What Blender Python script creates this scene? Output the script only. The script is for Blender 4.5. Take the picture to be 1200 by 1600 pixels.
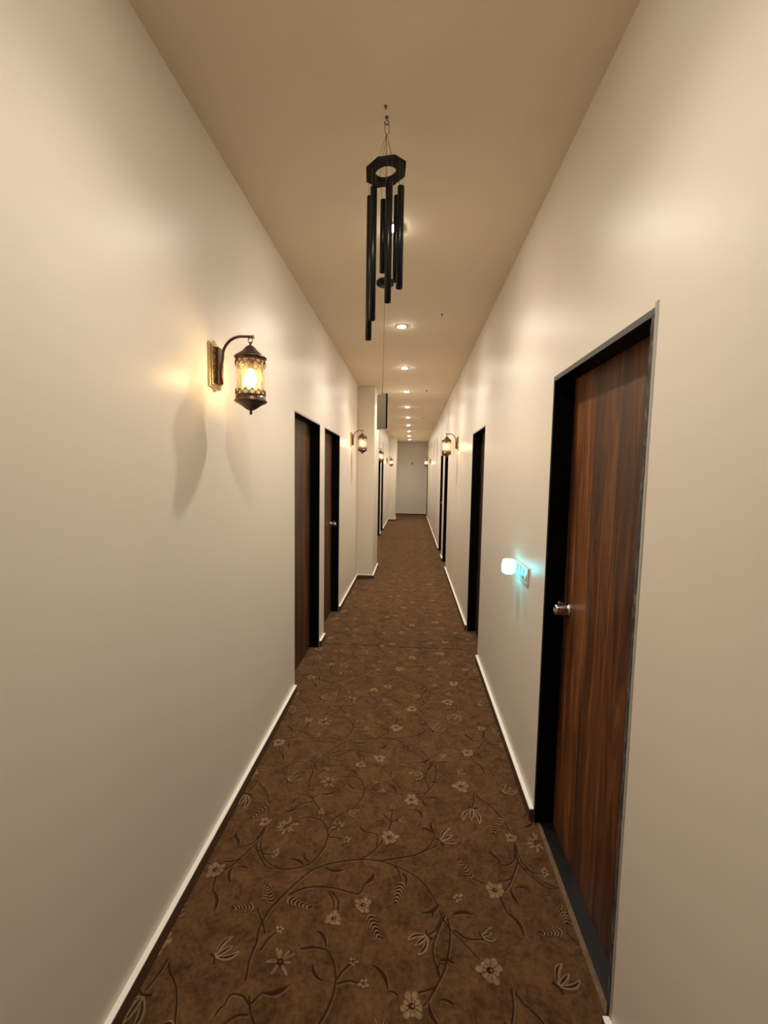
import bpy, bmesh, math, random
from mathutils import Vector, Matrix

PI = math.pi
random.seed(4)
for o in list(bpy.data.objects):
    bpy.data.objects.remove(o)
S = bpy.context.scene
COL = S.collection

# ------------------------------------------------------------------ camera
YAW, PITCH, ROLL, FPX = -0.0617, -0.083, 0.0167, 692.1
fw = Vector((math.sin(YAW)*math.cos(PITCH), math.cos(YAW)*math.cos(PITCH), math.sin(PITCH)))
rt = Vector((math.cos(YAW), -math.sin(YAW), 0))
up = rt.cross(fw)
cr = rt*math.cos(ROLL) + up*math.sin(ROLL)
cu = up*math.cos(ROLL) - rt*math.sin(ROLL)
cam_data = bpy.data.cameras.new('camera')
cam = bpy.data.objects.new('camera', cam_data)
COL.objects.link(cam)
M = Matrix((cr, cu, -fw)).transposed().to_4x4()
M.translation = Vector((0, 0, 1.6))
cam.matrix_world = M
cam_data.sensor_fit = 'VERTICAL'
cam_data.sensor_height = 36.0
cam_data.lens = FPX*36.0/1600.0
cam_data.clip_start = 0.02
cam_data.clip_end = 100
S.camera = cam

# ------------------------------------------------------------------ world, exposure, lamp levels
W = bpy.data.worlds.new('world'); S.world = W
W.use_nodes = True
W.node_tree.nodes['Background'].inputs[0].default_value = (0.02, 0.017, 0.013, 1)
W.node_tree.nodes['Background'].inputs[1].default_value = 0.0
S.view_settings.view_transform = 'Standard'
S.view_settings.look = 'None'
S.view_settings.gamma = 1.0
S.view_settings.use_curve_mapping = False
S.view_settings.exposure = 0.33
DOWN_COL, DOWN_E, SPOT_W = (1.0, 0.90, 0.785), 330.0, 46.5
BULB_COL, BULB_E = (1.0, 0.76, 0.45), 62.0
NIGHT_COL, NIGHT_E = (0.075, 0.86, 1.0), 11.5

XL, XR, ZC = -0.8265, 0.6006, 2.919
Y0, Y1 = -2.6, 18.08
DL, DR = 2.0435, 2.0316          # heads of the door openings

# ------------------------------------------------------------------ materials
def mat(name):
    m = bpy.data.materials.new(name); m.use_nodes = True
    nt = m.node_tree
    return m, nt, nt.nodes['Principled BSDF']

def simple(name, col, rough=0.5, metal=0.0, spec=0.5, coat=0.0, bump=0.0, scale=60):
    m, nt, b = mat(name)
    b.inputs['Base Color'].default_value = (*col, 1)
    b.inputs['Roughness'].default_value = rough
    b.inputs['Metallic'].default_value = metal
    b.inputs['Specular IOR Level'].default_value = spec
    b.inputs['Coat Weight'].default_value = coat
    if bump:
        n = nt.nodes.new('ShaderNodeTexNoise'); n.inputs['Scale'].default_value = scale
        tc = nt.nodes.new('ShaderNodeTexCoord'); nt.links.new(tc.outputs['Object'], n.inputs['Vector'])
        bp = nt.nodes.new('ShaderNodeBump'); bp.inputs['Strength'].default_value = bump; bp.inputs['Distance'].default_value = 0.002
        nt.links.new(n.outputs['Fac'], bp.inputs['Height']); nt.links.new(bp.outputs['Normal'], b.inputs['Normal'])
    return m

def ramp(nt, stops):
    r = nt.nodes.new('ShaderNodeValToRGB')
    e = r.color_ramp.elements
    while len(e) < len(stops): e.new(0.5)
    for i, (p, c) in enumerate(stops):
        e[i].position = p; e[i].color = (*c, 1)
    return r

def noise(nt, vec, scale, detail=3, rough=0.5, dist=0.0):
    n = nt.nodes.new('ShaderNodeTexNoise')
    n.inputs['Scale'].default_value = scale; n.inputs['Detail'].default_value = detail
    n.inputs['Roughness'].default_value = rough; n.inputs['Distortion'].default_value = dist
    nt.links.new(vec, n.inputs['Vector']); return n

def mapping(nt, sc, loc=(0, 0, 0)):
    tc = nt.nodes.new('ShaderNodeTexCoord'); mp = nt.nodes.new('ShaderNodeMapping')
    mp.inputs['Scale'].default_value = sc; mp.inputs['Location'].default_value = loc
    nt.links.new(tc.outputs['Object'], mp.inputs['Vector']); return mp.outputs['Vector']

def emissive(name, col, e):
    m, nt, b = mat(name)
    b.inputs['Base Color'].default_value = (0.8, 0.8, 0.8, 1)
    b.inputs['Emission Color'].default_value = (*col, 1)
    b.inputs['Emission Strength'].default_value = e
    return m

def wall_paint(name, col, rough, spec, wave=1.0):
    m, nt, b = mat(name)
    v = mapping(nt, (1, 1, 1))
    n = noise(nt, v, 1.3, 3)
    r = ramp(nt, [(0.3, tuple(c*0.965 for c in col)), (0.7, col)])
    nt.links.new(n.outputs['Fac'], r.inputs[0]); nt.links.new(r.outputs[0], b.inputs['Base Color'])
    b.inputs['Roughness'].default_value = rough
    b.inputs['Specular IOR Level'].default_value = spec
    v2 = mapping(nt, (1.0, 1.0, 0.35))
    n2 = noise(nt, v2, 5.0, 2)                      # trowel waves in the plaster
    n3 = noise(nt, v, 130, 2)                       # roller texture
    bp = nt.nodes.new('ShaderNodeBump'); bp.inputs['Strength'].default_value = 0.30*wave; bp.inputs['Distance'].default_value = 0.008
    bp2 = nt.nodes.new('ShaderNodeBump'); bp2.inputs['Strength'].default_value = 0.10; bp2.inputs['Distance'].default_value = 0.001
    nt.links.new(n2.outputs['Fac'], bp.inputs['Height']); nt.links.new(n3.outputs['Fac'], bp2.inputs['Height'])
    nt.links.new(bp.outputs['Normal'], bp2.inputs['Normal']); nt.links.new(bp2.outputs['Normal'], b.inputs['Normal'])
    return m

M_WALL = wall_paint('cream_satin_paint', (0.78, 0.715, 0.615), 0.37, 0.20)
M_CEIL = wall_paint('ceiling_paint', (0.88, 0.765, 0.60), 0.8, 0.08, 0.4)
M_CAP = simple('white_putty', (0.93, 0.90, 0.84), 0.45, bump=0.3, scale=40)
M_SKIRT = simple('brown_skirting', (0.085, 0.042, 0.02), 0.6, bump=0.3)
M_BLACK = simple('black_granite', (0.0022, 0.002, 0.002), 0.5, spec=0.08)
M_SILL = simple('black_granite_sill', (0.012, 0.012, 0.014), 0.35, spec=0.4, bump=0.2, scale=200)

def rough_edge():
    m, nt, b = mat('rough_grey_cement')
    n = noise(nt, mapping(nt, (30, 30, 12)), 1.6, 5, 0.7)
    r = ramp(nt, [(0.38, (0.018, 0.017, 0.017)), (0.55, (0.07, 0.066, 0.062)), (0.74, (0.24, 0.225, 0.20))])
    nt.links.new(n.outputs['Fac'], r.inputs[0]); nt.links.new(r.outputs[0], b.inputs['Base Color'])
    b.inputs['Roughness'].default_value = 0.8
    return m
M_ROUGH = rough_edge()
M_PLASTER = simple('bare_plaster', (0.42, 0.39, 0.34), 0.85, bump=0.6, scale=90)
M_EDGE = simple('grey_frame_edge', (0.085, 0.082, 0.076), 0.6, bump=0.3)
M_LEDGE = simple('pale_frame_edge', (0.42, 0.40, 0.36), 0.6, bump=0.3)

def walnut(name, tone=1.0):
    m, nt, b = mat(name)
    L = nt.links.new
    v = mapping(nt, (1, 1, 0.18))
    warp = noise(nt, v, 3.2, 3)
    tc = nt.nodes.new('ShaderNodeTexCoord'); sep = nt.nodes.new('ShaderNodeSeparateXYZ'); L(tc.outputs['Object'], sep.inputs[0])
    mul = nt.nodes.new('ShaderNodeMath'); mul.operation = 'MULTIPLY_ADD'
    L(sep.outputs['Y'], mul.inputs[0]); mul.inputs[1].default_value = 9.5
    L(warp.outputs['Fac'], mul.inputs[2])
    fl = nt.nodes.new('ShaderNodeMath'); fl.operation = 'FLOOR'; L(mul.outputs[0], fl.inputs[0])
    wn = nt.nodes.new('ShaderNodeTexWhiteNoise'); wn.noise_dimensions = '1D'; L(fl.outputs[0], wn.inputs['W'])
    g = noise(nt, mapping(nt, (1, 11, 0.75)), 1.9, 7, 0.66, 1.1)
    g2 = noise(nt, mapping(nt, (1, 90, 2.5)), 2.0, 4, 0.6)
    a = nt.nodes.new('ShaderNodeMath'); a.operation = 'MULTIPLY_ADD'; L(wn.outputs['Value'], a.inputs[0]); a.inputs[1].default_value = 0.20
    L(g.outputs['Fac'], a.inputs[2])
    a2 = nt.nodes.new('ShaderNodeMath'); a2.operation = 'MULTIPLY_ADD'; L(g2.outputs['Fac'], a2.inputs[0]); a2.inputs[1].default_value = 0.25
    L(a.outputs[0], a2.inputs[2])
    t = tone
    r = ramp(nt, [(0.50, (0.022*t, 0.008*t, 0.003*t)), (0.66, (0.062*t, 0.021*t, 0.007*t)), (0.80, (0.125*t, 0.045*t, 0.014*t)), (0.97, (0.22*t, 0.092*t, 0.034*t))])
    L(a2.outputs[0], r.inputs[0]); L(r.outputs[0], b.inputs['Base Color'])
    b.inputs['Roughness'].default_value = 0.42
    b.inputs['Specular IOR Level'].default_value = 0.4
    bp = nt.nodes.new('ShaderNodeBump'); bp.inputs['Strength'].default_value = 0.15; bp.inputs['Distance'].default_value = 0.001
    L(g2.outputs['Fac'], bp.inputs['Height']); L(bp.outputs['Normal'], b.inputs['Normal'])
    return m
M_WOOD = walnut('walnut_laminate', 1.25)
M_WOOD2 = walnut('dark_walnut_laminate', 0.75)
M_WOOD3 = walnut('very_dark_laminate', 0.3)

def carpet_mat(name, lo, hi, sc=1.0):
    m, nt, b = mat(name)
    L = nt.links.new
    v = mapping(nt, (1, 1, 1))
    big = noise(nt, v, 11, 5, 0.72, 0.8)
    mid = noise(nt, v, 55, 4, 0.7)
    fine = noise(nt, v, 900, 2, 0.6)
    mx = nt.nodes.new('ShaderNodeMath'); mx.operation = 'MULTIPLY_ADD'; L(mid.outputs['Fac'], mx.inputs[0]); mx.inputs[1].default_value = 0.7; L(big.outputs['Fac'], mx.inputs[2])
    mx2 = nt.nodes.new('ShaderNodeMath'); mx2.operation = 'MULTIPLY_ADD'; L(fine.outputs['Fac'], mx2.inputs[0]); mx2.inputs[1].default_value = 0.25; L(mx.outputs[0], mx2.inputs[2])
    r = ramp(nt, [(0.72, lo), (1.22, hi)]); r.color_ramp.elements[1].position = 1.0
    dv = nt.nodes.new('ShaderNodeMath'); dv.operation = 'DIVIDE'; L(mx2.outputs[0], dv.inputs[0]); dv.inputs[1].default_value = 1.25
    r.color_ramp.elements[0].position = 0.6; r.color_ramp.elements[1].position = 0.98
    L(dv.outputs[0], r.inputs[0]); L(r.outputs[0], b.inputs['Base Color'])
    b.inputs['Roughness'].default_value = 0.95
    b.inputs['Specular IOR Level'].default_value = 0.05
    b.inputs['Sheen Weight'].default_value = 0.25; b.inputs['Sheen Roughness'].default_value = 0.5
    b.inputs['Sheen Tint'].default_value = (0.9, 0.65, 0.45, 1)
    bp = nt.nodes.new('ShaderNodeBump'); bp.inputs['Strength'].default_value = 0.5; bp.inputs['Distance'].default_value = 0.002
    L(mx2.outputs[0], bp.inputs['Height']); L(bp.outputs['Normal'], b.inputs['Normal'])
    return m
M_CARPET = carpet_mat('brown_carpet', (0.046, 0.021, 0.0075), (0.155, 0.080, 0.034))
M_CDARK = carpet_mat('carpet_dark_stems', (0.022, 0.0085, 0.003), (0.046, 0.019, 0.007))
M_CLIGHT = carpet_mat('carpet_pale_petals', (0.15, 0.09, 0.045), (0.32, 0.21, 0.12))
M_CMID = carpet_mat('carpet_tan_halo', (0.085, 0.046, 0.020), (0.185, 0.108, 0.054))

M_BRONZE = simple('aged_bronze', (0.13, 0.082, 0.055), 0.38, 0.85, bump=0.5, scale=120)
M_GOLD = simple('rubbed_gold_lit_tone', (0.50, 0.38, 0.22), 0.38, 0.9, bump=0.6, scale=150)  # paler than the bronze: lamp light on the back plate put into colour
M_CHROME = simple('satin_nickel', (0.62, 0.59, 0.56), 0.2, 1.0)
M_CHIME = simple('matt_black_metal', (0.004, 0.0045, 0.005), 0.33, spec=0.4)
M_RING = simple('black_stained_wood', (0.006, 0.0055, 0.005), 0.5, spec=0.2, bump=0.3)
M_STRING = simple('thin_dark_cord', (0.16, 0.11, 0.06), 0.6)
M_SAIL = simple('plate_reflection_tone', (0.15, 0.14, 0.115), 0.5, 0.4)  # dark plate; the walls reflected in its face are painted as colour
M_TRIMW = simple('white_lamp_rim', (0.55, 0.50, 0.42), 0.4)
M_SWITCH = simple('ivory_plastic', (0.62, 0.57, 0.48), 0.35)
M_SWITCH2 = simple('grey_switch_rocker', (0.36, 0.36, 0.35), 0.3)
M_DOWN = emissive('downlight_glow', DOWN_COL, DOWN_E)
M_BULB = emissive('bulb_glow', BULB_COL, BULB_E)
M_NIGHT = emissive('cyan_glow', NIGHT_COL, NIGHT_E)
M_NRIM = emissive('dim_cyan_glow', (0.10, 0.78, 0.88), 3.6)
M_NTOP = simple('cup_top_grey', (0.25, 0.27, 0.27), 0.4)

def lamp_glass():
    m = bpy.data.materials.new('amber_rippled_glass'); m.use_nodes = True
    nt = m.node_tree; nt.nodes.clear(); L = nt.links.new
    out = nt.nodes.new('ShaderNodeOutputMaterial')
    tr = nt.nodes.new('ShaderNodeBsdfTransparent'); tr.inputs[0].default_value = (0.96, 0.86, 0.66, 1)
    tl = nt.nodes.new('ShaderNodeBsdfTranslucent'); tl.inputs[0].default_value = (1.0, 0.80, 0.50, 1)
    gl = nt.nodes.new('ShaderNodeBsdfGlossy'); gl.inputs['Roughness'].default_value = 0.08
    m1 = nt.nodes.new('ShaderNodeMixShader'); m2 = nt.nodes.new('ShaderNodeMixShader')
    n = noise(nt, mapping(nt, (1, 1, 0.4)), 70, 2)
    r = ramp(nt, [(0.35, (0.02, 0.02, 0.02)), (0.7, (0.085, 0.085, 0.085))]); L(n.outputs['Fac'], r.inputs[0])
    L(r.outputs[0], m1.inputs[0]); L(tr.outputs[0], m1.inputs[1]); L(tl.outputs[0], m1.inputs[2])
    fr = nt.nodes.new('ShaderNodeFresnel'); fr.inputs[0].default_value = 1.35
    L(fr.outputs[0], m2.inputs[0]); L(m1.outputs[0], m2.inputs[1]); L(gl.outputs[0], m2.inputs[2])
    L(m2.outputs[0], out.inputs[0])
    return m
M_GLASS = lamp_glass()

# ------------------------------------------------------------------ mesh helpers
def box(bm, x0, x1, y0, y1, z0, z1, mi=0):
    v = [bm.verts.new((x, y, z)) for x in (x0, x1) for y in (y0, y1) for z in (z0, z1)]
    for q in ((0, 1, 3, 2), (4, 6, 7, 5), (0, 4, 5, 1), (2, 3, 7, 6), (0, 2, 6, 4), (1, 5, 7, 3)):
        bm.faces.new([v[i] for i in q]).material_index = mi
    return v

def lathe(bm, prof, n=32, c=(0, 0, 0), axis='z', wob=None, smooth=True, close=True, mi=0):
    rings = []
    for r, z in prof:
        ring = []
        for k in range(n):
            a = 2*PI*k/n
            rr = max(r, 1e-5) + (wob(a, z) if wob else 0)
            p = (rr*math.cos(a), rr*math.sin(a), z)
            if axis == 'x': p = (p[2], p[0], p[1])
            if axis == 'y': p = (p[0], p[2], p[1])
            ring.append(bm.verts.new((p[0]+c[0], p[1]+c[1], p[2]+c[2])))
        rings.append(ring)
    for a, b in zip(rings, rings[1:]):
        for k in range(n):
            f = bm.faces.new((a[k], a[(k+1) % n], b[(k+1) % n], b[k])); f.smooth = smooth; f.material_index = mi
    if close:
        for rr_, prf in ((rings[0], prof[0]), (rings[-1], prof[-1])):
            if prf[0] > 1e-4:
                bm.faces.new(rr_).material_index = mi
    return rings

def tube(bm, pts, r, n=8, closed=False, flat=1.0, smooth=True):
    pts = [Vector(p) for p in pts]
    N = len(pts); rings = []
    ref = None
    for i, p in enumerate(pts):
        if closed: d = pts[(i+1) % N] - pts[i-1]
        else: d = pts[min(i+1, N-1)] - pts[max(i-1, 0)]
        d.normalize()
        if ref is None:
            ref = Vector((0, 1, 0)) if abs(d.y) < 0.8 else Vector((1, 0, 0))
        a = d.cross(ref).normalized(); b = a.cross(d).normalized(); ref = b
        rad = r[i] if isinstance(r, (list, tuple)) else r
        rings.append([bm.verts.new(p + a*math.cos(2*PI*k/n)*rad + b*math.sin(2*PI*k/n)*rad*flat) for k in range(n)])
    m = N if closed else N-1
    for i in range(m):
        A, B = rings[i], rings[(i+1) % N]
        for k in range(n):
            f = bm.faces.new((A[k], A[(k+1) % n], B[(k+1) % n], B[k])); f.smooth = smooth
    if not closed:
        bm.faces.new(rings[0]); bm.faces.new(rings[-1])

def obj(name, bm, mats, parent=None, loc=None, bevel=0.0):
    me = bpy.data.meshes.new(name)
    bmesh.ops.recalc_face_normals(bm, faces=bm.faces)
    bm.to_mesh(me); bm.free()
    for m in (mats if isinstance(mats, (list, tuple)) else [mats]): me.materials.append(m)
    o = bpy.data.objects.new(name, me); COL.objects.link(o)
    if parent: o.parent = parent
    if loc: o.location = loc
    if bevel:
        b = o.modifiers.new('bevel', 'BEVEL'); b.width = bevel; b.segments = 2; b.limit_method = 'ANGLE'
    return o

def thing(name, label, cat, loc=(0, 0, 0), rz=0.0, group=None, kind=None):
    o = bpy.data.objects.new(name, None); COL.objects.link(o)
    o.empty_display_size = 0.1
    o.location = loc; o.rotation_euler = (0, 0, rz)
    tag(o, label, cat, group, kind); return o

def tag(o, label, cat, group=None, kind=None):
    o['label'] = label; o['category'] = cat
    if group: o['group'] = group
    if kind: o['kind'] = kind
    return o

def dup(root, loc, rz, label):
    r = root.copy(); COL.objects.link(r); r.location = loc; r.rotation_euler = (0, 0, rz); r['label'] = label
    for ch in list(root.children):
        c = ch.copy(); COL.objects.link(c); c.parent = r
        for g in list(ch.children):
            d = g.copy(); COL.objects.link(d); d.parent = c
    return r

# ------------------------------------------------------------------ walls
LD = [(3.08, 3.9515), (4.1533, 5.0391), (10.72, 11.59), (11.98, 12.78)]
RD = [(1.19, 1.9859), (3.7709, 4.5442), (7.52, 8.28), (8.70, 9.48), (17.09, 17.95)]

def wall_side(name, xf, sgn, doors, head, label):
    bm = bmesh.new()
    xa, xb = sorted((xf, xf + sgn*0.22))
    y = Y0
    for a, b in doors + [(Y1, Y1)]:
        box(bm, xa, xb, y, a, 0, ZC)
        if b > a: box(bm, xa, xb, a, b, head, ZC)
        y = b
    o = obj(name, bm, M_WALL); tag(o, label, 'wall', kind='structure')
wall_side('wall_left', XL, -1, LD, DL, 'glossy cream painted wall on the left side of the corridor')
wall_side('wall_right', XR, 1, RD, DR, 'glossy cream painted wall on the right side of the corridor')

bm = bmesh.new(); box(bm, XL-0.22, XR+0.22, Y1, Y1+0.15, 0, ZC)
tag(obj('wall_end', bm, M_WALL), 'plain cream wall closing the far end of the corridor', 'wall', kind='structure')
bm = bmesh.new(); box(bm, XL-0.22, XR+0.22, Y0-0.15, Y0, 0, ZC)
tag(obj('wall_back', bm, M_WALL), 'plain cream wall behind the camera', 'wall', kind='structure')
bm = bmesh.new(); box(bm, XL-0.22, XR+0.22, Y0-0.15, Y1+0.15, ZC, ZC+0.12)
tag(obj('ceiling', bm, M_CEIL), 'plain beige painted corridor ceiling', 'ceiling', kind='structure')
PX = -0.5786
for nm, a, b, lab in (('wall_pillar_near', 6.7185, 7.6331, 'square cream wall projection just beyond the two left doors'),
                      ('wall_pillar_far', 15.5492, 16.6, 'narrow cream wall projection near the far end on the left')):
    bm = bmesh.new(); box(bm, XL, PX, a, b, 0, ZC)
    tag(obj(nm, bm, M_WALL, bevel=0.004), lab, 'pillar', kind='structure')

# ------------------------------------------------------------------ skirtings: brown face with a white putty ledge on top
def skirting(name, runs, label):
    bm = bmesh.new(); bc = bmesh.new()
    for x0, x1, y0, y1 in runs:
        box(bm, x0, x1, y0, y1, 0, 0.054); box(bc, x0, x1, y0, y1, 0.054, 0.0605)
    o = obj(name, bm, M_SKIRT); tag(o, label, 'skirting', kind='structure')
    c = obj('white_ledge', bc, M_CAP, o, bevel=0.002); c['label'] = 'white putty ledge along the skirting top'
T = 0.020
def runs_for(doors, y0, y1, gaps=()):
    out = []; y = y0
    for a, b in sorted(doors + list(gaps)) + [(y1, y1)]:
        if a > y + 0.01: out.append((y, a))
        y = max(y, b)
    return out
lr = [(XL, XL+T, a, b) for a, b in runs_for(LD, Y0, Y1, [(6.7185, 7.6331), (15.5492, 16.6)])]
skirting('baseboard_left', lr, 'low brown skirting with white top edge along the left wall')
pr = []
for a, b in ((6.7185, 7.6331), (15.5492, 16.6)):
    pr += [(XL+T, PX+T, a-T, a), (PX, PX+T, a, b), (XL+T, PX+T, b, b+T)]
skirting('baseboard_pillar', pr, 'low brown skirting wrapped round the left wall projections')
skirting('baseboard_right', [(XR-T, XR, a, b) for a, b in runs_for(RD, Y0, Y1)], 'low brown skirting with white top edge along the right wall')
skirting('baseboard_end', [(XL+T, XR-T, Y1-T, Y1)], 'dark brown skirting with white top edge under the end wall')

# ------------------------------------------------------------------ doors
def door(n, side, a, b, label, wood=M_WOOD2, near=False, knob=False):
    s = -1 if side == 'L' else 1                     # outward direction of the recess
    xf = XL if side == 'L' else XR
    head = DL if side == 'L' else DR
    root = thing('door_%d' % n, label, 'door', (xf, (a+b)/2, 0), kind='structure')
    hw = (b-a)/2; D = 0.085
    def bx(bmm, x0, x1, *r):
        box(bmm, min(s*x0, s*x1), max(s*x0, s*x1), *r)
    j = 0.012
    for y0, y1 in ((-hw, -hw+j), (hw-j, hw)):
        bm = bmesh.new(); bx(bm, 0.003, D+0.05, y0, y1, 0, head); obj('door_jamb', bm, M_BLACK, root)
    bm = bmesh.new(); bx(bm, 0.003, D+0.05, -hw+j, hw-j, head-j, head); obj('door_head', bm, M_BLACK, root)
    # edge of the frame seen flush in the wall plane
    bm = bmesh.new()
    bx(bm, -0.0008, 0.003, -hw, hw, head-(0.019 if near else j), head)
    e = obj('frame_edge', bm, M_EDGE if near else M_LEDGE, root); e['label'] = 'grey edge of the frame head flush with the wall'
    for y0, y1 in ((-hw, -hw+j), (hw-j*0.5, hw)):
        bm = bmesh.new()
        if near and y0 < 0:                      # chipped stone edge, ragged towards the leaf
            pts = []
            for q in range(121):
                z = (head-0.016)*q/120
                pts.append([bm.verts.new((s*dx, yy, z)) for dx, yy in ((-0.003, -hw-0.003+random.uniform(-.0012, .0012)), (-0.003, -hw+0.013+random.uniform(-.0022, .0022)), (0.004, -hw+0.012), (0.004, -hw+0.001))])
            for A, B in zip(pts, pts[1:]):
                for k in range(4): bm.faces.new((A[k], A[(k+1) % 4], B[(k+1) % 4], B[k]))
            bm.faces.new(pts[0]); bm.faces.new(pts[-1])
        else:
            bx(bm, -0.0006, 0.003, y0, y1, 0, head-j)
        obj('frame_edge', bm, (M_ROUGH if (near and y0 < 0) else (M_EDGE if near else M_LEDGE)), root)
    bm = bmesh.new(); bx(bm, D, D+0.038, -hw+j, hw-j, 0.006, head-j)
    leaf = obj('door_leaf', bm, wood, root)
    # cylindrical door knob near the far edge with a thumb turn on the top
    if not knob: return root, leaf
    ky, kz = hw-j-0.062, 1.035
    bm = bmesh.new()
    lathe(bm, [(0.028, s*D), (0.029, s*(D-0.003)), (0.027, s*(D-0.006)), (0.0225, s*(D-0.008)), (0.0225, s*(D-0.014)), (0.0238, s*(D-0.017)), (0.0242, s*(D-0.050)), (0.0232, s*(D-0.056)), (0.0205, s*(D-0.060)), (0.010, s*(D-0.0605)), (0.0085, s*(D-0.058)), (0.0, s*(D-0.058))], 32, (0, ky, kz), 'x')
    k = obj('door_knob', bm, M_CHROME, leaf); k['label'] = 'satin metal cylindrical door knob'
    bm = bmesh.new()
    pts = [(s*(D-0.022), ky, kz+0.024), (s*(D-0.03), ky, kz+0.030), (s*(D-0.040), ky, kz+0.031), (s*(D-0.046), ky, kz+0.033)]
    tube(bm, pts, [0.003, 0.0035, 0.004, 0.0055], 8)
    obj('knob_lever', bm, M_CHROME, leaf)
    return root, leaf
door(1, 'R', *RD[0], 'walnut brown door with knob in black frame, nearest on the right', M_WOOD, True, True)
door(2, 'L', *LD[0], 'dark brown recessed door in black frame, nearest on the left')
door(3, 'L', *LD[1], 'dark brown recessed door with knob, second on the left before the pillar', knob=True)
door(4, 'R', *RD[1], 'dark recessed door on the right beyond the glowing blue night light', M_WOOD3)
door(5, 'R', *RD[2], 'dark door on the right just past the first right lantern', M_WOOD3)
door(6, 'R', *RD[3], 'dark door on the right, farther of the close pair past the lantern', M_WOOD3, knob=True)
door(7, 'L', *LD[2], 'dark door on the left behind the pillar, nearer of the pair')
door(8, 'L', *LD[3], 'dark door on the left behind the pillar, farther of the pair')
door(9, 'R', *RD[4], 'dark door on the right beside the far end wall')

# black sill and bound carpet edge in the nearest right doorway
bm = bmesh.new(); box(bm, 0.630, XR+0.084, 1.202, 1.974, -0.001, 0.004)
tag(obj('door_sill', bm, M_SILL, bevel=0.001), 'black stone sill under the nearest right door', 'door sill', kind='structure')

# rough bare plaster where the near side of that frame was cut into the wall
bm = bmesh.new()
rows = 90
pv = []
for i in range(rows+1):
    z = 0.02 + (DR+0.012-0.02)*i/rows
    t = i/rows
    w = 0.0105 + 0.006*t + random.uniform(-0.0008, 0.0008) + 0.0012*math.sin(i*0.23)
    w0 = 0.002 + random.uniform(-0.0015, 0.0015)
    pv.append([bm.verts.new((XR+dx, yy, z)) for dx, yy in ((0.0, 1.19-w), (-0.0022, 1.19-w*0.75), (-0.0022, 1.19-w0), (0.0, 1.19+0.003))])
for A, B in zip(pv, pv[1:]):
    for k in range(3): bm.faces.new((A[k], A[k+1], B[k+1], B[k]))
bm.faces.new(pv[0]); bm.faces.new(pv[-1])
tag(obj('trim_1', bm, M_PLASTER), 'rough grey plaster strip beside the near edge of the right door', 'trim', kind='structure')

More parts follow.
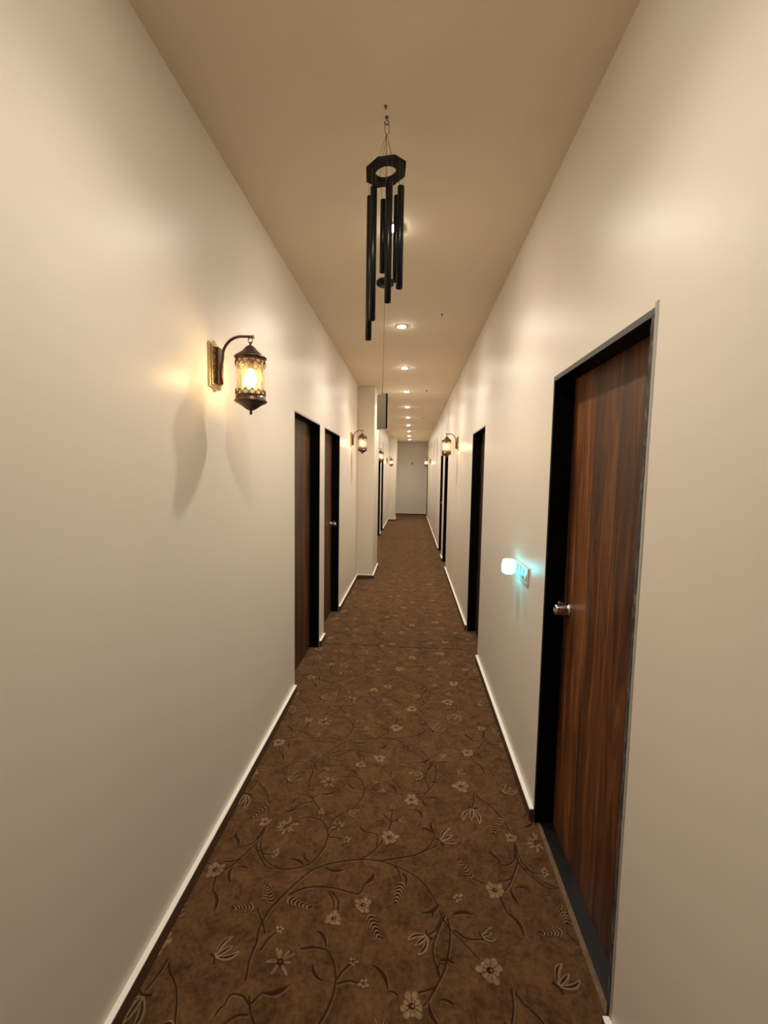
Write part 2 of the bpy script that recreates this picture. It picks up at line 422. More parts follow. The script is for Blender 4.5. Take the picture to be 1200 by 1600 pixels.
# ------------------------------------------------------------------ carpet floor with woven vines
PAT = {"v":[[[-0.49,1.244],[-0.5,1.308],[-0.496,1.357],[-0.502,1.407],[-0.49,1.468],[-0.474,1.501],[-0.449,1.542],[-0.414,1.594],[-0.38,1.637],[-0.385,1.63],[-0.347,1.662],[-0.283,1.69],[-0.182,1.713],[-0.101,1.712],[-0.031,1.694],[0.037,1.661],[0.086,1.62],[0.116,1.57],[0.135,1.528],[0.145,1.493],[0.174,1.451],[0.209,1.416],[0.209,1.407],[0.259,1.363]],[[-0.464,2.063],[-0.446,2.025],[-0.418,1.988],[-0.394,1.953],[-0.388,1.91]],[[-0.486,1.906],[-0.456,1.92],[-0.417,1.918],[-0.381,1.904],[-0.352,1.865],[-0.339,1.827],[-0.339,1.776],[-0.355,1.727],[-0.379,1.682],[-0.424,1.656],[-0.478,1.643],[-0.526,1.651],[-0.578,1.686],[-0.611,1.738],[-0.626,1.784],[-0.627,1.829],[-0.629,1.869],[-0.624,1.894]],[[-0.477,2.248],[-0.498,2.285],[-0.535,2.332]],[[-0.474,2.192],[-0.46,2.23],[-0.429,2.266]],[[-0.456,2.04],[-0.484,2.061],[-0.52,2.062],[-0.53,2.033]],[[-0.448,2.017],[-0.484,2.01],[-0.517,1.984]],[[-0.451,2.044],[-0.428,2.074]],[[-0.433,2.394],[-0.384,2.425],[-0.331,2.436],[-0.33,2.433],[-0.269,2.436],[-0.192,2.421],[-0.165,2.423],[-0.148,2.463],[-0.116,2.511]],[[-0.281,2.424],[-0.243,2.389],[-0.235,2.348]],[[-0.342,2.208],[-0.294,2.217],[-0.318,2.215],[-0.28,2.216],[-0.248,2.207],[-0.219,2.169],[-0.206,2.11],[-0.217,2.052],[-0.243,1.999],[-0.28,1.962],[-0.324,1.923],[-0.342,1.859],[-0.34,1.826]],[[-0.205,2.127],[-0.187,2.154],[-0.159,2.183]],[[-0.201,2.115],[-0.166,2.126],[-0.124,2.121]],[[-0.334,1.814],[-0.305,1.816],[-0.263,1.81]],[[-0.335,1.82],[-0.323,1.854],[-0.288,1.87]],[[0.155,2.362],[0.12,2.29],[0.105,2.233],[0.124,2.164]],[[0.164,2.353],[0.168,2.304],[0.162,2.256],[0.14,2.182],[0.108,2.128],[0.078,2.085],[0.054,2.071]],[[0.108,2.128],[0.055,2.111]],[[0.149,2.372],[0.12,2.309],[0.088,2.285]],[[0.184,2.31],[0.227,2.285],[0.284,2.287]],[[0.346,2.144],[0.342,2.099],[0.327,2.051]],[[0.356,2.133],[0.375,2.106],[0.395,2.089],[0.426,2.053],[0.462,1.975],[0.478,1.913]],[[0.481,1.842],[0.474,1.799],[0.476,1.758],[0.449,1.704],[0.422,1.652],[0.393,1.618]],[[0.475,1.755],[0.492,1.72],[0.526,1.679],[0.559,1.646],[0.595,1.64]],[[0.474,1.799],[0.463,1.764],[0.434,1.738],[0.405,1.732]],[[0.435,1.678],[0.401,1.66],[0.374,1.658]],[[0.494,1.726],[0.523,1.71],[0.549,1.705]],[[0.486,1.843],[0.475,1.776]],[[-0.182,1.713],[-0.144,1.741],[-0.107,1.79],[-0.092,1.818]],[[-0.119,1.782],[-0.116,1.813],[-0.124,1.848],[-0.163,1.857]],[[-0.069,1.878],[-0.061,1.923],[-0.059,2.003]],[[-0.061,1.923],[-0.096,1.96]],[[-0.061,1.923],[-0.029,1.937]],[[-0.101,1.712],[-0.032,1.73],[0.049,1.754],[0.091,1.785],[0.116,1.812],[0.139,1.866]],[[0.061,1.76],[0.146,1.811]],[[-0.037,1.693],[-0.019,1.672],[-0.007,1.624]],[[0.266,1.667],[0.322,1.641]],[[0.372,1.591],[0.375,1.58],[0.385,1.532]],[[-0.288,1.561],[-0.261,1.529],[-0.253,1.487]]],"l":[[-0.53,2.033,-0.545,2.001],[-0.517,1.984,-0.569,1.942],[-0.428,2.074,-0.349,2.102],[-0.249,2.119,-0.292,2.167],[-0.256,2.22,-0.301,2.273],[0.126,2.208,0.178,2.199],[0.126,2.199,0.124,2.155],[0.137,2.402,0.07,2.363],[0.134,2.401,0.109,2.348],[0.181,2.364,0.26,2.371],[-0.204,1.891,-0.163,1.854],[0.139,1.873,0.124,1.939],[0.131,1.872,0.074,1.897],[0.146,1.847,0.174,1.806],[0.405,1.732,0.356,1.793],[0.385,1.532,0.427,1.448],[0.42,1.634,0.44,1.567],[0.439,1.636,0.489,1.631],[-0.04,2.112,-0.097,2.179],[0.048,2.012,0.086,1.96],[0.086,2.086,0.116,2.029],[0.119,2.096,0.165,2.084],[-0.319,1.664,-0.239,1.662],[-0.004,2.521,0.013,2.472],[-0.148,2.463,-0.116,2.514],[0.549,1.705,0.571,1.704],[-0.403,1.661,-0.469,1.691],[-0.385,1.682,-0.421,1.726],[-0.004,2.092,-0.037,2.108],[-0.712,1.758,-0.747,1.812]],"r":[[0.356,1.618,0.062],[0.288,1.332,0.07],[0.034,2.073,0.062],[-0.064,1.836,0.065],[-0.148,2.377,0.055],[-0.248,2.317,0.05],[0.475,1.877,0.045],[0.571,1.704,0.025],[-0.395,1.96,0.03],[-0.429,2.266,0.028],[-0.159,2.183,0.028],[-0.118,2.122,0.03],[0.209,2.434,0.035],[-0.252,1.808,0.035],[-0.539,1.718,0.03]],"d":[[-0.397,2.163,0.075],[-0.532,1.864,0.08],[0.572,1.85,0.055],[-0.301,1.883,0.05]],"t":[[0.326,2.039,0.309,1.954],[0.088,2.283,0.037,2.241],[0.16,1.836,0.226,1.88],[0.278,1.44,0.321,1.453],[-0.266,1.978,-0.224,1.96],[-0.059,2.003,-0.06,2.034],[-0.096,1.96,-0.128,1.95],[-0.029,1.937,0.004,1.946],[-0.617,2.161,-0.563,2.207]],"f":[[-0.552,1.477,-0.624,1.466],[-0.484,1.501,-0.53,1.576],[-0.431,1.518,-0.34,1.491],[-0.007,1.621,-0.028,1.531],[-0.12,1.482,-0.078,1.403],[0.272,1.665,0.228,1.745],[-0.661,1.983,-0.714,1.89],[0.588,1.569,0.594,1.505]]}
TX, TY = 1.114, 0.858
FX0, FX1 = XL-0.09, XR+0.09
bm = bmesh.new()
nseg = 40
vv = []
for i in range(nseg+1):
    y = Y0 + (Y1-Y0)*i/nseg
    vv.append((bm.verts.new((FX0, y, 0)), bm.verts.new((FX1, y, 0))))
for A, B in zip(vv, vv[1:]): bm.faces.new((A[0], A[1], B[1], B[0]))
low = [bm.verts.new((x, y, -0.05)) for x, y in ((FX0, Y0), (FX1, Y0), (FX1, Y1), (FX0, Y1))]
bm.faces.new(low)
prims = []         # (material, z, polygon points)
_zc = [0]
class _P(list):
    def append(self, t):
        _zc[0] += 1; list.append(self, (t[0], t[1]+_zc[0]*4e-7, t[2]))
prims = _P()
def strip(pts, w0, w1, mi, z, off=(0, 0), taper=False):
    n = len(pts)
    if n < 2: return
    L_, R_ = [], []
    for i in range(n):
        a = Vector(pts[max(i-1, 0)]); b = Vector(pts[min(i+1, n-1)])
        d = b-a
        if d.length < 1e-6: d = Vector((1, 0))
        d.normalize(); nn = Vector((-d.y, d.x))
        t = i/(n-1); w = w0 + (w1-w0)*t
        if taper: w = w0*math.sin(PI*min(1, max(0.04, t)))**0.8 + w1
        p = Vector(pts[i]) + Vector(off)
        L_.append(p+nn*w/2); R_.append(p-nn*w/2)
    for i in range(n-1): prims.append((mi, z, [L_[i], L_[i+1], R_[i+1], R_[i]]))
def smooth(pts, k=5):
    if len(pts) < 3: return [tuple(p) for p in pts]
    P = [Vector(pts[0])]
    for p in pts[1:]:
        if (Vector(p)-P[-1]).length > 0.012: P.append(Vector(p))
    if len(P) < 3: return [tuple(p) for p in P]
    P = [P[0]*2-P[1]] + P + [P[-1]*2-P[-2]]
    out = []
    for i in range(1, len(P)-2):
        p0, p1, p2, p3 = P[i-1:i+3]
        for s_ in range(k):
            t = s_/k
            out.append(0.5*((2*p1)+(-p0+p2)*t+(2*p0-5*p1+4*p2-p3)*t*t+(-p0+3*p1-3*p2+p3)*t**3))
    out.append(P[-2]); return out
OFF = (0.003, -0.0035)  # halo shifted to one side, a highlight painted in for relief
def arc_leaf(b, t, width, bend, dark=2, light=3):
    b = Vector(b); t = Vector(t); d = t-b; nn = Vector((-d.y, d.x))
    pts = [b + d*(i/8) + nn*bend*math.sin(PI*i/8) for i in range(9)]
    strip(pts, width*1.25, 0.001, 3, 0.0004, (OFF[0]*1.1, OFF[1]*1.1), True)
    strip(pts, width*0.75, 0.001, 1, 0.0009, (0, 0), True)
for v in PAT['v']:
    p = smooth(v)
    strip(p, 0.0095, 0.0095, 3, 0.0003, OFF)
    strip(p, 0.0068, 0.0050, 1, 0.0008)
for i, (a, b, c, d) in enumerate(PAT['l']):
    ln = math.hypot(c-a, d-b); arc_leaf((a, b), (c, d), min(0.016, ln*0.22), 0.14 if i % 2 else -0.14)
def petal(c, ang, r0, r1, w, mi, z):
    d = Vector((math.cos(ang), math.sin(ang))); n_ = Vector((-d.y, d.x)); c = Vector(c)
    prims.append((mi, z, [c+d*r0-n_*w*0.25, c+d*(r0*0.5+r1*0.5)-n_*w*0.5, c+d*(r1*0.92)-n_*w*0.35, c+d*r1, c+d*(r1*0.92)+n_*w*0.35, c+d*(r0*0.5+r1*0.5)+n_*w*0.5, c+d*r0+n_*w*0.25]))
def disc(c, rx, ry, mi, z, n=10, rot=0):
    prims.append((mi, z, [Vector((c[0]+rx*math.cos(2*PI*k/n+rot), c[1]+ry*math.sin(2*PI*k/n+rot))) for k in range(n)]))
for i, (x, y, s_) in enumerate(PAT['r']):
    n = 9 if s_ > 0.04 else 5
    r = s_*0.66
    for k in range(n):
        a = 2*PI*k/n + i
        rr = r*(0.82+0.18*math.sin(k*2.3+i))
        petal((x, y), a, r*0.2, rr*1.06, r*0.66, 3, 0.0005)
        petal((x, y), a, r*0.2, rr, r*0.46, 2, 0.0006)
        petal((x+0.001, y-0.001), a+PI/n, r*0.25, rr*0.75, r*0.055, 1, 0.0011)
    disc((x, y), r*0.27, r*0.22, 1, 0.0012); disc((x+r*0.08, y), r*0.1, r*0.1, 2, 0.0014, 6)
for i, (x, y, s_) in enumerate(PAT['d']):
    r = s_*0.62
    for k in range(11):
        a = 2*PI*k/11 + 0.3*math.sin(k*3+i)
        rr = r*(0.75+0.3*math.sin(k*1.9+i*2)**2)
        petal((x, y), a, r*0.25, rr*1.05, r*0.2, 2, 0.0006)
        petal((x, y), a, r*0.3, rr*0.85, r*0.04, 3, 0.0010)
    disc((x, y), r*0.22, r*0.2, 1, 0.0012); disc((x, y), r*0.1, r*0.09, 3, 0.0014, 6)
for i, (a, b, c, d) in enumerate(PAT['t']):
    B = Vector((a, b)); D_ = Vector((c, d))-B; ln = D_.length; D_.normalize(); N_ = Vector((-D_.y, D_.x))
    for s_ in (-1, 0, 1):
        pts = [B + D_*ln*(t*(1.0 if s_ else 0.85)) + N_*ln*s_*(0.36*math.sin(PI*t*0.85) + 0.26*t**3) for t in [j/8 for j in range(9)]]
        strip(pts, ln*0.27, 0.003, 3, 0.0004, (0.0015, -0.0015), True)
        strip(pts, ln*0.19, 0.003, 2, 0.0006, (0, 0), True)
        strip(pts[1:-1], ln*0.085, 0.0015, 1, 0.0010, (-0.0012*s_, 0.0008), True)
    for s_ in (-1, 1):
        strip([B, B+N_*ln*0.28*s_-D_*ln*0.12], 0.004, 0.006, 1, 0.0011)
for a, b, c, d in PAT['f']:
    A = Vector((a, b)); D_ = Vector((c, d))-A; n = 6; N_ = Vector((-D_.y, D_.x)).normalized()
    for k in range(n):
        p = A + D_*(k+0.3)/n; w = 0.017*(1-0.5*k/n); st = D_.normalized()*0.011
        for s_ in (-1, 1):
            strip([p, p+N_*w*0.6*s_+st*0.4, p+N_*w*s_+st*1.3], 0.0045, 0.002, 1, 0.0010)
            strip([p-st*.4, p+N_*w*0.6*s_, p+N_*w*s_+st*0.9], 0.006, 0.003, 2, 0.0006)
for ty in range(-5, 20):
    for tx in (-1, 0, 1):
        ox, oy = tx*TX, ty*TY
        for mi, z, P in prims:
            if all(XL-0.075 < p.x+ox < 0.612 and Y0 < p.y+oy < Y1 for p in P):
                try:
                    f = bm.faces.new([bm.verts.new((p.x+ox, p.y+oy, z)) for p in P]); f.material_index = mi
                except ValueError: pass
me = bpy.data.meshes.new('floor'); bm.to_mesh(me); bm.free()
for m in (M_CARPET, M_CDARK, M_CLIGHT, M_CMID): me.materials.append(m)
floor = bpy.data.objects.new('floor', me); COL.objects.link(floor)
tag(floor, 'brown carpet patterned with curling vines and pale flowers', 'floor', kind='structure')
bm = bmesh.new(); box(bm, 0.612, 0.630, 1.202, 1.974, 0.0, 0.0045)
c = obj('carpet_binding', bm, carpet_mat('tan_binding', (0.13, 0.082, 0.045), (0.22, 0.145, 0.085)), floor, bevel=0.002)
c['label'] = 'tan bound carpet edge at the doorway'
bm = bmesh.new()
for y in (4.03, 11.2):
    box(bm, XL+T, XR-T, y, y+0.006, 0.0, 0.0016)
c = obj('carpet_seam', bm, M_CDARK, floor)

# ------------------------------------------------------------------ lantern sconces
def make_sconce(label, loc, rz):
    r = thing('wall_lantern', label, 'wall lamp', loc, rz, 'lantern wall lamps along the corridor')
    # back plate with stepped frame and pointed ends (wall plane is local x = 0)
    bm = bmesh.new()
    box(bm, 0.0, 0.010, -0.052, 0.052, -0.088, 0.088)
    box(bm, 0.010, 0.016, -0.044, 0.044, -0.080, 0.080)
    for s in (-1, 1):
        vs = [bm.verts.new(p) for p in ((0, -0.02, s*0.088), (0, 0.02, s*0.088), (0, 0, s*0.104), (0.009, -0.02, s*0.088), (0.009, 0.02, s*0.088), (0.009, 0, s*0.104))]
        for q in ((0, 1, 2), (3, 4, 5), (0, 1, 4, 3), (1, 2, 5, 4), (2, 0, 3, 5)): bm.faces.new([vs[i] for i in q])
    obj('back_plate', bm, M_GOLD, r, bevel=0.0015)
    bm = bmesh.new()
    box(bm, 0.016, 0.030, -0.020, 0.020, -0.074, 0.074)
    for k in range(6):
        z = -0.062 + k*0.0248
        for s in (-1, 1):
            tube(bm, [(0.018, s*0.020, z-0.010), (0.020, s*0.030, z-0.004), (0.020, s*0.040, z+0.008), (0.019, s*0.031, z+0.011), (0.018, s*0.021, z+0.010)], [0.0018, 0.0028, 0.0022, 0.0024, 0.0016], 6)
    obj('plate_ornament', bm, M_BRONZE, r, bevel=0.001)
    # swan neck arm: flat bar
    bm = bmesh.new()
    pts = [(0.036, 0, -0.072), (0.036, 0, -0.03), (0.037, 0, 0.010), (0.041, 0, 0.038)]
    for k in range(1, 9):
        a = PI - (PI/2)*k/8
        pts.append((0.118 + 0.078*math.cos(a)*1.0, 0, 0.040 + 0.080*math.sin(a)))
    pts += [(0.145, 0, 0.1195), (0.168, 0, 0.1185)]
    tube(bm, pts, 0.0052, 10, flat=1.35)
    obj('arm', bm, M_BRONZE, r)
    bm = bmesh.new(); lathe(bm, [(0.0, 0.166), (0.0075, 0.166), (0.0075, 0.172), (0.0, 0.1725)], 12, (0, 0, 0.1185), 'x'); obj('arm_end_cap', bm, M_GOLD, r)
    X = 0.156
    # hanging links
    bm = bmesh.new()
    for cy_, w in ((-0.004, 1), (0.004, 1)):
        tube(bm, [(X+0.0085*math.cos(a), cy_*math.sin(a*1.0)*1.0, 0.1045+0.0115*math.sin(a)) for a in [2*PI*k/16 for k in range(16)]], 0.0014, 6, closed=True)
    obj('hanging_link', bm, M_BRONZE, r)
    # cap
    bm = bmesh.new()
    lathe(bm, [(0.0, 0.099), (0.0045, 0.097), (0.0045, 0.086), (0.009, 0.083), (0.015, 0.080), (0.021, 0.075), (0.026, 0.068), (0.034, 0.060), (0.048, 0.049), (0.060, 0.041), (0.0645, 0.036), (0.0645, 0.032), (0.060, 0.031), (0.058, 0.028), (0.054, 0.027), (0.0, 0.028)], 40, (X, 0, 0), close=False)
    cap = obj('lantern_cap', bm, M_BRONZE, r)
    # lace band under the cap, and one above the base
    def lace(zb, s, name, parent, R=0.0592):
        bm = bmesh.new()
        rings = []
        for z in (zb, zb+s*0.009):
            rings.append([bm.verts.new((X+R*math.cos(2*PI*k/48), R*math.sin(2*PI*k/48), z)) for k in range(48)])
        for k in range(48): bm.faces.new((rings[0][k], rings[0][(k+1) % 48], rings[1][(k+1) % 48], rings[1][k]))
        n = 14; z1 = zb+s*0.009
        for k in range(n):
            a0 = 2*PI*k/n; h = PI/n
            def P(u, w, e=0.0): return (X+(R+e)*math.cos(a0+h+u*h), (R+e)*math.sin(a0+h+u*h), z1+s*w)
            tube(bm, [P(-0.95, 0), P(-0.92, 0.006), P(-0.62, 0.0125), P(-0.2, 0.016), P(0, 0.021), P(0.2, 0.016), P(0.62, 0.0125), P(0.92, 0.006), P(0.95, 0)], 0.0022, 5)
            tube(bm, [P(-0.45, 0), P(-0.5, 0.005), P(0, 0.011), P(0.5, 0.005), P(0.45, 0)], 0.0015, 5)
            tube(bm, [P(0, 0.011), P(0, 0.016)], 0.001, 4)
        o_ = obj(name, bm, M_BRONZE, parent)
        sm = o_.modifiers.new('solid', 'SOLIDIFY'); sm.thickness = 0.0008
        return o_
    lace(0.030, -1, 'lace_band', cap)
    # glass
    bm = bmesh.new()
    lathe(bm, [(0.0545, 0.030), (0.0545, 0.01), (0.0545, -0.03), (0.0545, -0.07), (0.0545, -0.10), (0.0545, -0.122)], 72, (X, 0, 0), wob=lambda a, z: 0.0011*math.cos(12*a), close=False)
    g = obj('glass_cylinder', bm, M_GLASS, r); g['label'] = 'rippled amber glass cylinder'
    # base with finial
    bm = bmesh.new()
    lathe(bm, [(0.0, -0.120), (0.055, -0.120), (0.060, -0.121), (0.0605, -0.131), (0.0655, -0.138), (0.0665, -0.1415), (0.060, -0.146), (0.046, -0.153), (0.033, -0.162), (0.021, -0.171), (0.013, -0.175), (0.006, -0.178), (0.0045, -0.183), (0.0065, -0.187), (0.0055, -0.191), (0.002, -0.194), (0.0, -0.196)], 40, (X, 0, 0), close=False)
    base = obj('lantern_base', bm, M_BRONZE, r)
    lace(-0.124, 1, 'lace_band', base)
    # bulb on its holder, hanging from the cap
    bm = bmesh.new(); lathe(bm, [(0.0, 0.028), (0.014, 0.028), (0.014, -0.006), (0.011, -0.012), (0.0, -0.012)], 20, (X, 0, 0)); obj('bulb_holder', bm, M_BRONZE, cap)
    bm = bmesh.new(); lathe(bm, [(0.0, -0.012), (0.010, -0.013), (0.013, -0.024), (0.019, -0.036), (0.0235, -0.050), (0.0225, -0.062), (0.016, -0.074), (0.007, -0.080), (0.0, -0.081)], 20, (X, 0, 0), close=False)
    b = obj('light_bulb', bm, M_BULB, r); b['label'] = 'lit warm light bulb'
    return r
sc = make_sconce('large bronze lantern wall lamp with lit glass, nearest on the left wall', (XL, 1.82, 2.034), 0.0)
dup(sc, (XL, 5.93, 2.066), 0.0, 'small bronze lantern wall lamp in front of the left pillar')
dup(sc, (XL, 9.45, 2.045), 0.0, 'bronze lantern wall lamp peeping out just behind the left pillar')
dup(sc, (XL, 14.2, 2.06), 0.0, 'tiny bronze lantern wall lamp before the far left wall projection')
dup(sc, (XR, 5.93, 2.034), PI, 'bronze lantern wall lamp on the right wall above the far dark doors')
dup(sc, (XR, 14.4, 2.07), PI, 'glowing lantern wall lamp on the right wall, nearest the end wall')

# ------------------------------------------------------------------ recessed downlights
def make_down(label, loc):
    r = thing('ceiling_downlight', label, 'ceiling light', loc, 0, 'row of ceiling downlights')
    bm = bmesh.new()
    lathe(bm, [(0.037, -0.0005), (0.037, -0.004), (0.040, -0.006), (0.047, -0.0045), (0.050, -0.0015), (0.050, 0.0)], 36, close=False)
    obj('lamp_rim', bm, M_TRIMW, r)
    bm = bmesh.new()
    lathe(bm, [(0.0, -0.013), (0.012, -0.0126), (0.022, -0.0112), (0.030, -0.0085), (0.0345, -0.005), (0.0365, -0.002)], 32, close=False)
    l = obj('lamp_lens', bm, M_DOWN, r); l['label'] = 'glowing white lens'
    sd = bpy.data.lights.new('downlight_beam', 'SPOT'); sd.energy = SPOT_W; sd.color = DOWN_COL
    sd.spot_size = math.radians(138); sd.spot_blend = 1.0; sd.shadow_soft_size = 0.03
    so = bpy.data.objects.new('lamp_beam', sd); COL.objects.link(so); so.parent = r; so.location = (0, 0, -0.05)
    return r
names = ['bright ceiling downlight shining between the wind chime tubes',
         'ceiling downlight just past the wind chime, lowest large one in the row',
         'ceiling downlight third in the row from the camera',
         'ceiling downlight fourth in the row, level with the top of the hanging plate',
         'ceiling downlight fifth in the row from the camera',
         'ceiling downlight sixth in the row from the camera',
         'ceiling downlight seventh in the row from the camera',
         'tiny ceiling downlight third from the far end of the row',
         'tiny ceiling downlight second from the far end of the row',
         'tiny ceiling downlight farthest of the row, before the end wall']
ys = [2.484, 4.051, 5.58, 7.12, 8.70, 10.26, 11.80, 13.38, 14.93, 16.50]
d0 = make_down(names[0], (-0.12, ys[0], ZC))
for n_, y in zip(names[1:], ys[1:]): dup(d0, (-0.12, y, ZC), 0, n_)
nr = dup(d0, (-0.12, 0.93, ZC), 0, 'ceiling downlight overhead near the camera, nearest of the row')
for c in nr.children:                                   # beam turned down below the others so the near walls stay darker
    if c.type == 'LIGHT': c.data = c.data.copy(); c.data.energy *= 0.72

# ------------------------------------------------------------------ small hooks in the ceiling
def make_hook(label, loc):
    bm = bmesh.new()
    lathe(bm, [(0.0, 0.0), (0.006, 0.0), (0.006, -0.003), (0.0025, -0.004), (0.0022, -0.010)], 12)
    pts = [(0, 0, -0.010)] + [(0.007*math.sin(a), 0, -0.017 + 0.007*math.cos(a)) for a in [PI*1.7*k/10 for k in range(11)]]
    tube(bm, pts, 0.0018, 6)
    o = obj('ceiling_hook', bm, simple('hook_brass_%d' % len(bpy.data.materials), (0.20, 0.14, 0.08), 0.4, 0.7), None, loc)
    return tag(o, label, 'hook', 'small ceiling hooks')
hk = make_hook('small screw hook in the ceiling just above the wind chime hook', (-0.123, 1.700, ZC))
for loc, lab in (((0.214, 3.765, ZC), 'small ceiling hook right of the second downlight'),
                 ((0.195, 7.015, ZC), 'small ceiling hook right of the fourth downlight'),
                 ((0.201, 10.254, ZC), 'small ceiling hook right of the sixth downlight'),
                 ((0.174, 13.312, ZC), 'small faint ceiling hook right of the eighth downlight'),
                 ((-0.075, 17.6, ZC), 'small dark ceiling hook past the last downlight by the end wall')):
    h = hk.copy(); COL.objects.link(h); h.location = loc; h['label'] = lab; h.rotation_euler = (0, 0, 0.6)
    h.scale = (1.5, 1.5, 1.6) if loc[1] < 5 else (2.2, 2.2, 2.2)
bm = bmesh.new(); lathe(bm, [(0.0, 0.0), (0.028, 0.0), (0.028, -0.004), (0.02, -0.012), (0.012, -0.02), (0.0, -0.022)], 20, (0, 0, 0), 'y')
for v in bm.verts: v.co.z *= 1.9
w = obj('wall_bracket', bm, simple('dull_beige_metal', (0.30, 0.24, 0.17), 0.5), None, (0.0, Y1, 2.09))
tag(w, 'small dull bracket high on the far end wall', 'bracket')

# ------------------------------------------------------------------ wind chime
CX, CY = -0.122, 1.749
bm = bmesh.new()
lathe(bm, [(0.0, 0.0), (0.007, 0.0), (0.006, -0.004), (0.002, -0.005), (0.002, -0.012)], 12)
tube(bm, [(0, 0, -0.010)] + [(0.008*math.sin(a), 0, -0.019 + 0.008*math.cos(a)) for a in [PI*1.75*k/12 for k in range(13)]], 0.0017, 6)
tag(obj('chime_hook', bm, simple('dark_brass', (0.16, 0.11, 0.06), 0.4, 0.7), None, (CX, CY, ZC)), 'brass ceiling hook that carries the wind chime', 'hook')
ch = thing('wind_chime', 'black wind chime with octagon ring and six tubes hanging from the ceiling', 'wind chime', (CX, CY, 2.895))
Z = 2.895
bm = bmesh.new()
tube(bm, [(0.0085*math.cos(a)+0.001, 0.003*math.cos(a), -0.016+0.0205*math.sin(a)) for a in [2*PI*k/24 for k in range(24)]], 0.0013, 6, closed=True)
obj('hanging_ring', bm, simple('steel_wire', (0.25, 0.19, 0.12), 0.3, 0.9), ch)
# octagon with round hole
RT, RB = 2.736-Z, 2.721-Z
rot = math.radians(27)
def oct_pt(a, R=0.079):
    k = (a - rot) % (PI/4) - PI/8
    return R*math.cos(PI/8)/math.cos(k)
bm = bmesh.new()
n = 64
ring = [[], [], [], []]
for i in range(n):
    a = rot + 2*PI*i/n
    R = oct_pt(a); c_, s_ = math.cos(a), math.sin(a)
    tz = lambda r_: 0.16*r_*c_
    ring[0].append(bm.verts.new((R*c_, R*s_, RT+tz(R)))); ring[1].append(bm.verts.new((0.040*c_, 0.040*s_, RT+tz(0.04))))
    ring[2].append(bm.verts.new((0.040*c_, 0.040*s_, RB+tz(0.04)))); ring[3].append(bm.verts.new((R*c_, R*s_, RB+tz(R))))
for k in range(4):
    A, B = ring[k], ring[(k+1) % 4]
    for i in range(n): bm.faces.new((A[i], A[(i+1) % n], B[(i+1) % n], B[i]))
obj('octagon_ring', bm, M_RING, ch)
tubes = [(-0.062, 0.041, 2.665, 2.131), (-0.040, -0.049, 2.644, 2.176), (0.018, -0.066, 2.655, 2.233), (-0.012, 0.068, 2.667, 2.398), (0.059, -0.046, 2.646, 2.290), (0.041, 0.051, 2.671, 2.355)]
for x, y, zt, zb in tubes:
    a = math.degrees(math.atan2(y, x))
    bm = bmesh.new()
    lathe(bm, [(0.0108, zb-Z+0.15), (0.0108, zb-Z), (0.0125, zb-Z), (0.0125, zt-Z), (0.0108, zt-Z), (0.0108, zt-Z-0.002)], 24, (x, y, 0))
    t_ = obj('chime_tube', bm, M_CHIME, ch)
    bm = bmesh.new()
    tx, ty_ = -math.sin(math.radians(a))*0.010, math.cos(math.radians(a))*0.010
    for s in (-1, 1):
        tube(bm, [(x+tx*s, y+ty_*s, zt-Z-0.012), (x+tx*s*0.8, y+ty_*s*0.8, RB+0.16*(x+tx*s*0.8)+0.001)], 0.0006, 5)
    obj('tube_string', bm, M_STRING, t_)
bm = bmesh.new()
for a in (35, 125, 215, 305):
    tube(bm, [(0, 0, 2.860-Z), (0.046*math.cos(math.radians(a)), 0.046*math.sin(math.radians(a)), RT+0.16*0.046*math.cos(math.radians(a)))], 0.0007, 5)
obj('hanging_string', bm, M_STRING, ch)
bm = bmesh.new(); tube(bm, [(0, 0, 2.862-Z), (0.001, 0, 2.60-Z), (0.003, 0, 2.335-Z)], 0.0011, 6); tube(bm, [(0.003, 0, 2.322-Z), (0.002, 0, 2.05-Z), (0.0, 0, 1.915-Z)], 0.0008, 6)
obj('centre_cord', bm, M_STRING, ch)
bm = bmesh.new(); lathe(bm, [(0.0, 2.337-Z), (0.031, 2.337-Z), (0.0335, 2.334-Z), (0.0335, 2.324-Z), (0.031, 2.321-Z), (0.0, 2.321-Z)], 36, (0.004, 0, 0)); obj('striker_disc', bm, M_RING, ch)
bm = bmesh.new()
box(bm, -0.030, 0.030, -0.004, 0.004, 1.780-Z, 1.913-Z)
sail = obj('wind_catcher', bm, [M_SAIL, M_RING], ch, bevel=0.0008)
sail['label'] = 'flat dark rectangular plate on a cord, grey wall reflection painted on'
for p in sail.data.polygons:
    if abs(p.normal.y) < 0.5: p.material_index = 1
sail.rotation_euler = (0, 0, math.radians(-50)); sail.location = (0.0, 0.0, 0)
bm = bmesh.new(); tube(bm, [(0.004*math.cos(a), 0.0, 1.917-Z+0.005*math.sin(a)) for a in [2*PI*k/12 for k in range(12)]], 0.0008, 5, closed=True)
obj('catcher_loop', bm, M_STRING, sail)

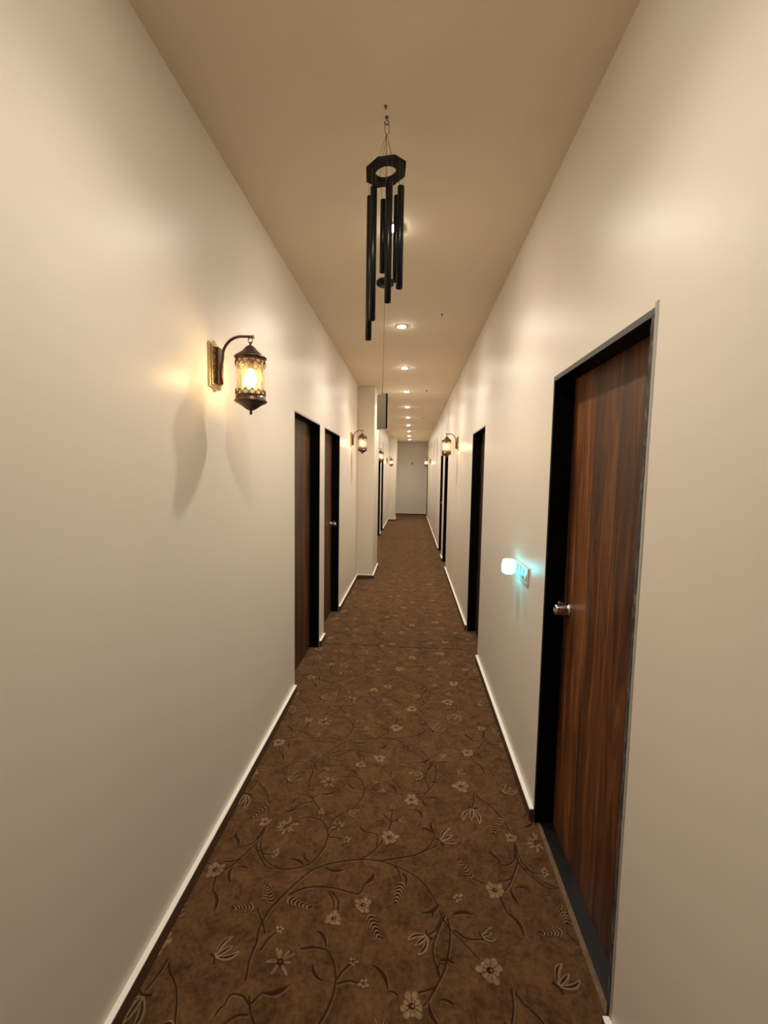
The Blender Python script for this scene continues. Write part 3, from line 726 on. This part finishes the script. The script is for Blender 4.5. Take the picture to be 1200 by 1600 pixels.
# ------------------------------------------------------------------ switch plate and night light on the right wall
sw = thing('switch_plate', 'ivory electrical switch plate on the right wall holding the blue night light', 'switch plate', (XR, 2.382, 1.097))
bm = bmesh.new()
box(bm, -0.009, 0, -0.140, 0.140, -0.043, -0.031); box(bm, -0.009, 0, -0.140, 0.140, 0.031, 0.043)
box(bm, -0.009, 0, -0.140, -0.125, -0.031, 0.031); box(bm, -0.009, 0, 0.125, 0.140, -0.031, 0.031)
obj('plate_frame', bm, M_SWITCH, sw, bevel=0.002)
bm = bmesh.new(); box(bm, -0.005, 0, -0.124, 0.124, -0.030, 0.030); obj('plate_insert', bm, M_SWITCH2, sw)
for y0 in (-0.115, -0.055):
    bm = bmesh.new()
    v = box(bm, -0.011, -0.005, y0, y0+0.048, -0.026, 0.026)
    for q in v:
        if q.co.x < -0.01 and q.co.z > 0: q.co.x += 0.004
    obj('switch_rocker', bm, M_SWITCH2 if y0 > -0.1 else M_SWITCH, sw, bevel=0.001)
bm = bmesh.new(); box(bm, -0.008, -0.005, 0.012, 0.118, -0.027, 0.027)
obj('socket_face', bm, M_SWITCH, sw, bevel=0.001)
nl = thing('night_light', 'small rounded cup night light glowing cyan, plugged in at the switch plate', 'night light', (XR, 2.455, 1.108))
bm = bmesh.new(); lathe(bm, [(0.0, -0.0085), (0.019, -0.0085), (0.019, -0.022), (0.0, -0.022)], 24, (0, 0, 0), 'x'); obj('plug_base', bm, M_SWITCH, nl)
bm = bmesh.new()
lathe(bm, [(0.0, -0.040), (0.020, -0.0395), (0.030, -0.035), (0.0355, -0.024), (0.037, -0.005), (0.036, 0.015), (0.0355, 0.020)], 36, (-0.057, 0, 0), close=False)
b = obj('glowing_cup', bm, M_NIGHT, nl); b['label'] = 'glowing cyan translucent cup'
bm = bmesh.new()
lathe(bm, [(0.0355, 0.020), (0.0335, 0.031), (0.031, 0.037), (0.026, 0.040), (0.019, 0.0405), (0.018, 0.0385)], 36, (-0.057, 0, 0), close=False)
obj('cup_rim', bm, M_NRIM, nl)
bm = bmesh.new(); lathe(bm, [(0.0, 0.0375), (0.018, 0.0375), (0.018, 0.036), (0.0, 0.036)], 24, (-0.057, 0, 0), close=False)
obj('cup_top', bm, M_NTOP, nl)
